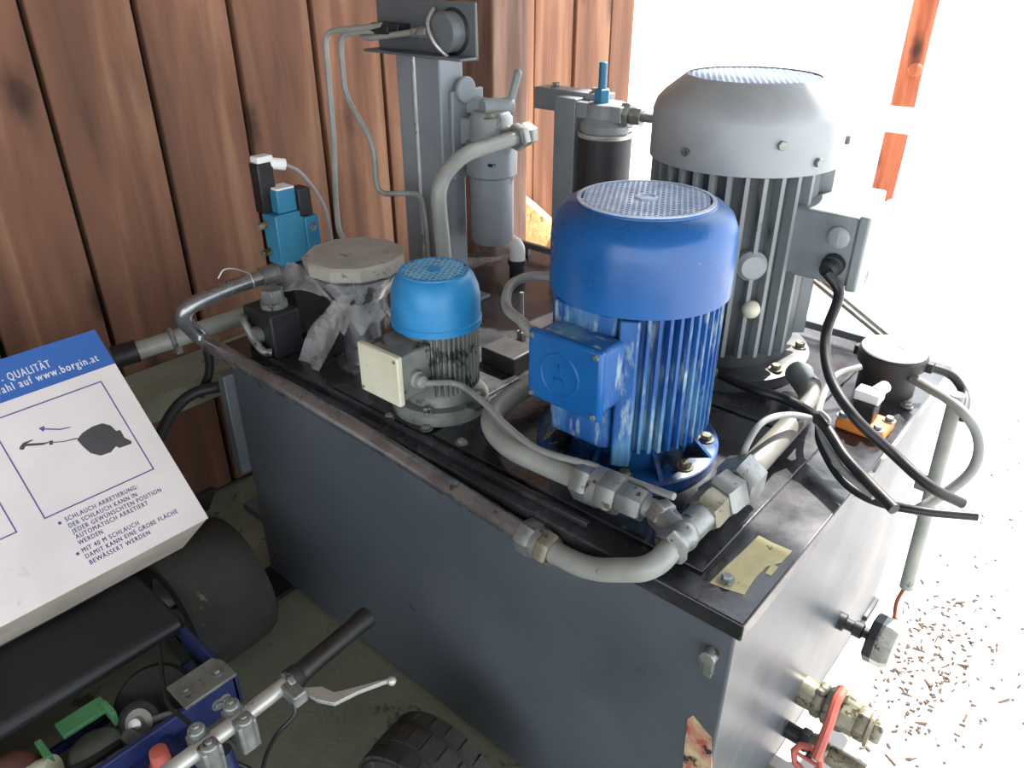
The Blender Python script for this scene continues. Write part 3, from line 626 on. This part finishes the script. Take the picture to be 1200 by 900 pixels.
part('rod_nut', MB().hexa(rd+Vector((0,0,.0)),rd+Vector((0,0,.022)),.012), M_['nut'], tr_)
bk = atz(598,432,ZL)
single('junction_block', MB().box((bk.x-.06,bk.y-.03,ZL+.0),(bk.x+.035,bk.y+.05,ZL+.045)), M_['blackmatt'], 'low oily black block on the lid between the small and blue motors', 'block', bevel=.004)

# ================================================================== RELAY can, sensor
rc = atz(1046,462,ZL); rc = Vector((rc.x-.022,rc.y+.015,ZL))
rl_ = thing('round_can', 'round black can with an overexposed white top at the lid edge', 'can', tuple(rc))
part('can', MB().lathe([(.056,0),(.056,.06),(.066,.063),(.067,.085),(.063,.09)],n=40), M_['blackmatt'], rl_, world=False)
part('glare_top', MB().lathe([(.063,.088),(.062,.094),(.02,.097),(.018,.091),(0,.091)],n=40), M_['white'], rl_, world=False)  # sun glare on the can top, painted in as white
part('side_lug', MB().box((-.075,-.01,.06),(-.06,.01,.08)).box((.06,.0,.06),(.078,.02,.08)), M_['blackmatt'], rl_, .002, world=False)
oc = atz(1012,502,ZL)
os_ = thing('level_sensor', 'orange sensor plate with a black coil and white plug on the lid', 'sensor', tuple(oc))
part('plate', MB().box((-.045,-.035,0),(.045,.035,.022)), M_['orange'], os_, .005, world=False)
part('coil', MB().box((-.025,-.018,.022),(.015,.02,.06)), M_['black'], os_, .003, world=False)
part('plug', MB().box((-.03,-.012,.06),(.018,.022,.08)).cyl((0,.015,.072),(.01,.045,.078),.012,12), M_['white'], os_, .003, world=False)
copies('cap_screw', BOLT, M_['nut'], os_, [Matrix.Translation((x,y_,.022)) for x,y_ in ((-.037,-.02),(.03,-.026),(.036,.02))])

# ================================================================== CABLES
G = ORG[gm.name]
gl = G+Vector((.246,-.108,.278))
def cab(name, pts, r, m, label, cat='cable', group='loose cables on the lid'):
    return single(name, MB().tube(pts, r, 10, 0, True), m, label, cat, group, ang=60)
cab('power_cable', [gl, aty(983,345,gl.y), aty(968,392,1.36), aty(972,440,1.30), aty(1000,487,1.26), atz(1045,530,.75), atz(1090,570,.72), atz(1128,590,.69)], .0095, M_['black'], 'thick black cable hanging from the terminal box of the largest motor over the lid edge')
q = atz(1128,590,.69)
cab('power_cable', [aty(845,440,1.32), atz(880,455,.78), atz(925,470,.78), atz(962,494,.775), atz(990,535,.755), atz(1020,568,.75), atz(1048,597,.745)], .0095, M_['black'], 'black cable from between the motors with its cut end over the lid edge')
cab('signal_cable', [atz(960,495,.76), atz(962,520,.735), atz(985,560,.72), atz(1020,585,.715), aty(1075,598,1.16), aty(1145,605,1.20)], .0075, M_['black'], 'black cable looping low off the lid and out past the tank side')
cab('signal_cable', [atz(1008,430,.77), atz(980,440,.765), atz(963,468,.76), atz(960,500,.755), atz(985,548,.74), atz(1025,582,.735)], .0065, M_['cablegrey'], 'grey cable looping from the round can across the lid')
cab('signal_cable', [atz(865,553,.735), atz(876,520,.80), atz(895,494,.82), atz(925,486,.80), atz(960,492,.765)], .0055, M_['cablegrey'], 'thin grey cable arching over the return pipe')
tb_w = ORG[sm.name]+Vector((.075,-.108,.115))
cab('motor_cable', [tb_w, atz(535,450,.79), atz(565,470,.785), atz(595,500,.775), atz(632,527,.77), atz(690,545,.775), atz(735,562,.765), atz(790,582,.78)], .006, M_['cablegrey'], 'grey cable leaving the cream terminal box of the small motor')
cab('motor_cable', [ORG[bm_.name]+Vector((-.09,-.165,.248)), ORG[bm_.name]+Vector((-.12,-.16,.265)), aty(594,360,.93), aty(598,335,.98), aty(622,324,1.03), aty(655,326,1.06)], .009, M_['cablegrey'], 'stiff grey conduit looping up from the blue motor terminal box')
cab('can_cable', [rc+Vector((.06,.01,.07)), atz(1115,440,.75), atz(1131,465,.72), aty(1128,490,1.52)], .009, M_['black'], 'black cable leaving the round can and dropping over the edge')
cab('grey_hose', [rc+Vector((.05,-.02,.05)), aty(1120,475,1.5), aty(1146,512,1.5), aty(1140,550,1.48), aty(1105,580,1.45), aty(1070,600,1.42)], .010, M_['cablegrey'], 'grey hose curling out from the round can past the tank side')
cv = thing('conduit', 'upright grey conduit beside the tank end with a bare wire at its foot', 'conduit', tuple(aty(1060,690,1.52)))
part('tube', MB().cyl(aty(1122,462,1.52),aty(1062,688,1.52),.014,16), M_['paintpipe'], cv)
part('wire', MB().tube([aty(1062,686,1.52),aty(1051,705,1.52),aty(1048,726,1.50)],.004,8,smooth=True), M_['redlog'], cv)
part('clip', MB().box(tuple(aty(1086,565,1.53)-Vector((.02,.01,.02))),tuple(aty(1086,565,1.53)+Vector((.02,.01,.02)))), M_['nut'], cv, .003)
cab('cable_tie', [atz(952,488,.775),atz(962,483,.79),atz(972,494,.785),atz(962,503,.76),atz(952,490,.77)], .0035, M_['cablegrey'], 'small pale tie bundling the cables on the lid', 'cable tie', None)
# thin rods lying outside behind the tank
for k_,dx in enumerate((0,.022)):
    a = atz(1052+dx*400,410,.705); b = aty(952+dx*500,328,1.98); b.z += .0
    single('steel_rod', MB().cyl(a,b,.006,10), M_['nut'], ('thin steel rod slanting behind the round can, lower of the pair', 'thin steel rod slanting behind the round can, upper of the pair')[k_], 'rod', 'thin rods behind the lid')

# ================================================================== FITTINGS on the right tank face
vs_ = atx(985,722,TX1); vs_ = Vector((TX1,1.43,.20))
sw = thing('float_switch', 'grey hexagonal float switch housing on a black stem at the tank end', 'switch', tuple(vs_))
part('stem', MB().lathe([(.02,0),(.02,.012),(.013,.015),(.013,.03),(.018,.032),(.018,.05),(.012,.053),(.012,.07)],vs_,(1,0,0),16), M_['blackmatt'], sw)
part('back_half', MB().lathe([(.05,.066),(.055,.07),(.055,.085)],vs_,(1,0,0),8,phase=.2), M_['blackmatt'], sw)
part('housing', MB().lathe([(.055,.085),(.055,.105),(.048,.118),(.0,.118)],vs_,(1,0,0),8,phase=.2), M_['nut'], sw)
bv = Vector((TX1,1.255,.135))
v1 = thing('ball_valve', 'big brass ball valve with a red lever on the tank end', 'valve', tuple(bv))
part('nipple', MB().cyl(bv,bv+Vector((.03,0,0)),.032,24).hexa(bv+Vector((.028,0,0)),bv+Vector((.05,0,0)),.038), M_['brass'], v1)
part('valve_body', MB().lathe([(.034,.05),(.04,.055),(.042,.07),(.04,.09),(.036,.1),(.036,.115)],bv,(1,0,0),8).cyl(bv+Vector((.075,0,.03)),bv+Vector((.075,0,.058)),.014,12), M_['brass'], v1)
part('end_cap', MB().hexa(bv+Vector((.115,0,0)),bv+Vector((.14,0,0)),.036).cyl(bv+Vector((.14,0,0)),bv+Vector((.147,0,0)),.040,24).hexa(bv+Vector((.147,0,0)),bv+Vector((.165,0,0)),.024), M_['brass'], v1)
part('lever', MB().tube([bv+Vector((.075,.0,.06)),bv+Vector((.075,-.035,.056)),bv+Vector((.08,-.075,.02)),bv+Vector((.082,-.115,-.03))],.010,8,smooth=True), M_['red'], v1, label='faded red lever handle')
bv2 = Vector((TX1,1.21,.055))
v2 = thing('drain_cock', 'small drain cock with a red hand wheel below the brass ball valve', 'valve', tuple(bv2))
part('nipple', MB().cyl(bv2,bv2+Vector((.03,0,0)),.018,18).hexa(bv2+Vector((.03,0,0)),bv2+Vector((.05,0,0)),.024), M_['blackmatt'], v2)
part('valve_body', MB().lathe([(.022,.05),(.026,.06),(.026,.08),(.02,.09),(.022,.1),(.022,.17)],bv2,(1,0,0),10), M_['brass'], v2)
part('spindle', MB().cyl(bv2+Vector((.065,0,0)),bv2+Vector((.065,-.055,.02)),.007,10), M_['blackmatt'], v2)
wc = bv2+Vector((.065,-.058,.021))
part('hand_wheel', MB().torus(wc,.028,.007,(0,-1,.36),8,8).cyl(wc-Vector((.026,0,0)),wc+Vector((.026,0,0)),.004,8), M_['red'], v2, label='red octagonal hand wheel')

# ================================================================== CARTON
tilt = rad(44); nrm = Vector((math.sin(tilt),0,math.cos(tilt))); upv = Vector((-math.cos(tilt),0,math.sin(tilt)))
BR = atz(245,607,.50)
bx = thing('cardboard_box', 'white cardboard carton with a blue band, leaning tilted over the black seat', 'box')
bx.matrix_world = Matrix(((0,upv.x,nrm.x,BR.x),(1,upv.y,nrm.y,BR.y),(0,upv.z,nrm.z,BR.z),(0,0,0,1)))
def uv(x, y):
    d = ray(x,y); t = (BR-CAM).dot(nrm)/d.dot(nrm); p = CAM+d*t-BR; return p.y, p.dot(upv)
BH = uv(122,381)[1]; BW = .46; BT = .228
part('carton_body', MB().box((-BW,0,-BT),(0,BH,-.0015)), M_['cartonside'], bx, .006, world=False)
part('printed_panel', MB().box((-BW+.002,.0005,-.0016),(-.001,uv(137,425)[1],0)), M_['carton'], bx, world=False)
pb = part('blue_band', MB().box((-BW+.002,uv(137,425)[1],-.0016),(-.001,BH-.003,0)), M_['cartonblue'], bx, world=False)
def text(body, size, u, v, m, name='lettering', bold=2, stretch=1.0):
    cu = bpy.data.curves.new('t','FONT'); cu.body = body; cu.size = size; cu.extrude = .0002; cu.resolution_u = 3; cu.space_character = 1.22
    t = bpy.data.objects.new('t', cu); COL.objects.link(t)
    dg = bpy.context.evaluated_depsgraph_get(); me = bpy.data.meshes.new_from_object(t.evaluated_get(dg))
    bpy.data.objects.remove(t)
    xs = [q.co.x for q in me.vertices]; w = max(xs)-min(xs)
    
    b_ = MB()
    for q in range(bold):
        b_._add([v_.co+Vector((q*size*.035,0,0)) for v_ in me.vertices],[tuple(p_.vertices) for p_ in me.polygons])
    if bold > 1: me = bpy.data.meshes.new(name); me.from_pydata(b_.v,[],b_.f)
    me.name = name; o = bpy.data.objects.new(name, me); COL.objects.link(o); me.materials.clear(); me.materials.append(m)
    o.parent = bx; o.location = (u,v,.0003); return o, w
def text_fit(body, p0, p1, hpx, m, right=False):
    """baseline from pixel p0 to p1; stretched in x to fit"""
    (u0,v0),(u1,v1) = uv(*p0), uv(*p1)
    o, w = text(body, hpx, u0, (v0+v1)/2, m)
    s = (u1-u0)/w; o.scale = (s,1,1); return o
text_fit('- QUALITÄT',(3,449),(60,430),.0235,M_['white'])
text_fit('Auswahl auf www.borgin.at',(-28,470),(117,424),.0235,M_['white'])
def rect(name, a, b, c, d, w, m):
    pts = [uv(*p) for p in (a,b,c,d)]
    u0 = (pts[0][0]+pts[3][0])/2; u1 = (pts[1][0]+pts[2][0])/2; v1 = (pts[0][1]+pts[1][1])/2; v0 = (pts[2][1]+pts[3][1])/2
    g = MB().box((u0,v0,.0),(u1,v0+w,.0004)).box((u0,v1-w,0),(u1,v1,.0004)).box((u0,v0,0),(u0+w,v1,.0004)).box((u1-w,v0,0),(u1,v1,.0004))
    return part(name, g, m, bx, world=False)
rect('picture_frame',(-16,494),(119,447),(181,550),(53,608),.0024,M_['ink'])
rect('picture_frame',(-120,560),(-32,523),(16,626),(-70,665),.0024,M_['ink'])
def poly(name, px, m, th=.0004):
    pts = [(*uv(*p),0) for p in px]; return part(name, MB().prism(pts,(0,0,0),(0,0,th)), m, bx, world=False)
poly('printed_reel',[(90,515),(97,507),(108,500),(120,496),(130,499),(136,505),(141,504),(146,513),(154,517),(154,520),(140,525),(136,523),(130,530),(118,534),(106,531),(97,523)],M_['inkgrey'])
poly('printed_hose',[(90,514.5),(75,518),(62,519),(62,518),(75,517),(90,513)],M_['inkgrey'])
poly('printed_hose',[(62,516),(62,521),(58,521.5),(57,517)],M_['inkgrey'])
poly('printed_nozzle',[(57,519),(50,521.5),(30,523),(28,527),(23,527),(23,524),(27,519),(38,515),(39,516),(31,520),(50,519),(57,518)],M_['inkgrey'])
poly('printed_arrow',[(83,501),(70,504),(52,503.5),(51,506),(45,502),(52,499),(52,502),(70,502.5),(83,500)],M_['ink'])
LS = .0125
for body, p0, p1 in (('SCHLAUCH ARRETIERUNG:',(77,611),(162,573)),('DER SCHLAUCH KANN IN',(81,618.5),(161,582)),('JEDER GEWÜNSCHTEN POSITION',(86,625),(190,576)),('AUTOMATISCH ARRETIERT',(90,632),(174,591)),('WERDEN',(93,639),(121,625)),
    ('MIT 40 M SCHLAUCH',(97,648),(163,615)),('DAMIT KANN EINE GROßE FLÄCHE',(101,655),(208,601)),('BEWÄSSERT WERDEN',(106,662),(176,626))):
    text_fit(body, p0, p1, LS, M_['ink'])
for p in ((70,613),(91,649)):
    u, v = uv(*p); part('bullet', MB().lathe([(.003,0),(.003,.0004)],(u,v,0),n=12), M_['ink'], bx, world=False)

# ================================================================== MINI QUAD BIKE in the lower left
qb = thing('mini_quad_bike', 'small blue framed quad bike with handlebar, parked under the white carton', 'quad bike', (-1.1,.28,0))
def wheel(cx, cy, r, w, tread, yawd=0):
    Mz = Matrix.Translation((cx,cy,r)) @ Matrix.Rotation(rad(yawd),4,'Z')
    ax = Mz.to_3x3() @ Vector((0,1,0)); c = Vector((cx,cy,r))
    prof = [(r*.55,-w*.42),(r*.8,-w*.5),(r*.93,-w*.47),(r*.985,-w*.36),(r,-w*.15),(r,w*.15),(r*.985,w*.36),(r*.93,w*.47),(r*.8,w*.5),(r*.55,w*.42)]
    t = part('tyre', MB().lathe(prof,c,ax,40,False), M_['tyre'], qb, ang=50)
    part('rim', MB().lathe([(0,-w*.2),(r*.5,-w*.2),(r*.56,-w*.4),(r*.58,0),(r*.56,w*.4),(r*.5,w*.2),(0,w*.2)],c,ax,28,False), M_['nut'], t)
    if tread:
        blk = MB()
        for row,off,wd in ((-.33,0,.22),(0,.5,.28),(.33,0,.22)):
            for i in range(22):
                a = 2*math.pi*(i+off)/22
                Mx = Mz @ Matrix.Rotation(a,4,'Y') @ Matrix.Translation((0,row*w,r*(.99 if row==0 else .972)))
                blk.box((-r*.125,-wd*w*.5,-.004),(r*.125,wd*w*.5,.0035),Mx)
        o = part('tread_blocks', blk, M_['tyre'], t); o['kind'] = 'stuff'
    return t
wheel(-1.455,.565,.165,.20,False)
wheel(-1.455,-.02,.165,.20,False)
wheel(-.72,.59,.125,.13,True,8)
wheel(-.735,-.05,.125,.13,True,8)
part('axle', MB().cyl((-1.455,.0,.165),(-1.455,.55,.165),.015,14), M_['nut'], qb)
part('axle', MB().cyl((-.735,.0,.125),(-.735,.56,.125),.012,14), M_['nut'], qb)
# black seat / mudguard
part('seat', MB().prism([(-1.60,.0,.285),(-1.265,.0,.285),(-1.252,.0,.30),(-1.262,.0,.322),(-1.60,.0,.335)],(0,-.10,0),(0,.432,0)), M_['blackmatt'], qb, .008)
part('mudguard', MB().prism([(-1.65,.0,.25),(-1.60,.0,.335),(-1.57,0,.345),(-1.64,0,.24)],(0,.40,0),(0,.70,0)), M_['blackmatt'], qb, .003)
# blue frame
part('frame_rail', MB().box((-1.078,-.12,.225),(-1.066,.43,.30)), M_['framblue'], qb, .002)
part('frame_rail', MB().box((-1.27,.422,.225),(-1.066,.434,.30)), M_['framblue'], qb, .002)
part('frame_rail', MB().box((-1.27,-.12,.165),(-1.258,.43,.20)), M_['framblue'], qb, .002)
part('rear_rack', MB().prism([(-1.44,0,.33),(-1.60,0,.484),(-1.67,0,.3),(-1.5,0,.28)],(0,.0,0),(0,.36,0)), M_['blackmatt'], qb, .003)
pl = part('corner_plate', MB().prism([(-1.135,.33,.300),(-1.135,.422,.300),(-1.115,.434,.300),(-1.066,.434,.300),(-1.066,.33,.300)],(0,0,0),(0,0,.006)), M_['nut'], qb, .001)
copies('bolt', BOLT, M_['nut'], pl, [Matrix.Translation(Vector(p)-ORG[qb.name]) for p in ((-1.1,.35,.306),(-1.095,.41,.306))])
copies('bolt', BOLT, M_['nut'], qb, [Matrix.Translation(Vector((-1.066,y_,.265))-ORG[qb.name]) @ Matrix.Rotation(rad(90),4,'Y') for y_ in (.40,.385)])
part('frame_tube', MB().tube([(-1.10,-.02,.34),(-1.26,.05,.34),(-1.40,.05,.36)],.014,12,.05).tube([(-1.10,-.02,.34),(-1.0,.06,.25),(-.85,.2,.2)],.014,12,.05), M_['framblue'], qb, ang=60)
part('steering_stem', MB().tube([(-.74,.28,.15),(-.81,.28,.47)],.016,14).tube([(-1.07,.28,.26),(-.9,.28,.28),(-.77,.28,.30)],.018,12,.05), M_['framblue'], qb)
# engine parts inside the frame
en = part('engine_block', MB().box((-1.23,.12,.10),(-1.10,.30,.215)).cyl((-1.17,.20,.2),(-1.17,.20,.235),.05,24), M_['nut'], qb, .006)
ec = Vector((-1.185,.325,.215)); ea = Vector((.35,-.35,.85)).normalized()
part('air_filter', MB().lathe([(.072,-.05),(.078,-.045),(.078,.03),(.07,.04),(.05,.04)],ec,ea,36), M_['blackmatt'], en)
ec2 = Vector((-1.145,.275,.255))
part('recoil_cup', MB().torus(ec2,.032,.010,(.5,-.6,.6),24,8), M_['blackmatt'], en)
part('recoil_hub', MB().lathe([(.026,-.01),(.026,.008),(.014,.012),(.012,.024),(0,.026)],ec2,(.5,-.6,.6),18), M_['steel'], en)
part('linkage', MB().tube([(-1.12,.29,.27),(-1.105,.31,.275),(-1.10,.335,.265)],.006,8,smooth=True), M_['nut'], en)
part('fuel_tap', MB().cyl((-1.13,.245,.26),(-1.10,.245,.275),.012,12), M_['nut'], en)
part('exhaust', MB().tube([(-1.24,.04,.24),(-1.22,.09,.265),(-1.19,.11,.25)],.022,14,smooth=True), M_['rust'], en, ang=60)
part('green_cover', MB().box((-1.245,.165,.262),(-1.205,.25,.272)).box((-1.215,.24,.25),(-1.175,.25,.285)).box((-1.22,.125,.23),(-1.17,.137,.285)), M_['green'], en, .002)
part('fuel_hose', MB().tube([(-1.13,.23,.255),(-1.12,.17,.27),(-1.14,.12,.265),(-1.15,.09,.24)],.009,10,smooth=True), M_['blackmatt'], en, ang=60)
part('carburettor', MB().cyl((-1.115,.115,.22),(-1.095,.085,.262),.02,16).cyl((-1.2,.08,.24),(-1.16,.13,.26),.026,16), M_['cream'], en)
part('red_cap', MB().lathe([(.022,0),(.022,.01),(.017,.014),(.015,.045),(.0,.05)],(-1.02,.255,.262),n=18), M_['red'], qb, label='dull red cap')
part('cap_bracket', MB().box((-1.066,.15,.25),(-.97,.33,.262)), M_['framblue'], qb, .002)
# handlebar
hbx, hbz = -.812, .50
hb_ = part('handlebar', MB().tube([(hbx-.0,.0,hbz),(hbx,.21,hbz-.0),(hbx+.0,.30,hbz),(hbx-.006,.46,hbz)],.0125,16,.05), M_['steel'], qb, ang=60)
g0, g1 = Vector((hbx-.004,.425,hbz)), Vector((hbx-.018,.578,hbz))
part('grip', MB().lathe([(.015,0),(.0175,.004),(.0168,.02),(.0165,.12),(.0185,.14),(.0185,.152),(.013,.156)],g0,g1-g0,20), M_['black'], hb_, label='black rubber grip')
part('grip_collar', MB().lathe([(.02,0),(.02,.016),(.017,.02)],(hbx-.003,.408,hbz),(-.03,1,0),20), M_['blackmatt'], hb_)
for yy in (.262,.318):
    cl = part('bar_clamp', MB().box((hbx-.026,yy-.015,hbz-.045),(hbx+.026,yy+.015,hbz+.012)).cyl((hbx-.016,yy,hbz+.005),(hbx-.016,yy,hbz+.024),.0125,14).cyl((hbx+.018,yy,hbz-.04),(hbx+.018,yy,hbz+.02),.0125,14), M_['nut'], hb_, .003)
    copies('bolt', BOLT, M_['nut'], cl, [Matrix.Translation(Vector((hbx+dx,yy,hbz+h))-ORG[qb.name]) @ Matrix.Scale(.7,4) for dx,h in ((-.016,.024),(.018,.02))])
lm = part('lever_mount', MB().box((hbx+.002,.388,hbz-.012),(hbx+.04,.412,hbz+.012)).cyl((hbx,.40,hbz),(hbx,.412,hbz),.02,16), M_['nut'], hb_, .003)
lv = [(350,808,.492),(372,822,.492),(392,826,.49),(420,812,.488),(455,799,.488),(457,796,.488),(420,806,.488),(392,813,.49),(378,806,.492)]
poly_ = [atz(*p) for p in lv]
part('brake_lever', MB().prism(poly_,(0,0,-.004),(0,0,.004)).ball(atz(459,798,.488),.0075), M_['steel'], hb_, .001, label='silver brake lever')
part('brake_cable', MB().tube([Vector((hbx+.03,.392,hbz)),atz(345,838,.48),atz(325,860,.45),atz(312,885,.40),atz(305,915,.35)],.0035,8,smooth=True), M_['black'], hb_, ang=60)
part('throttle_cable', MB().tube([atz(186,755,.34),atz(190,790,.33),atz(197,825,.32),atz(225,850,.35),atz(250,880,.40),atz(300,905,.36)],.004,8,smooth=True), M_['black'], qb, ang=60)
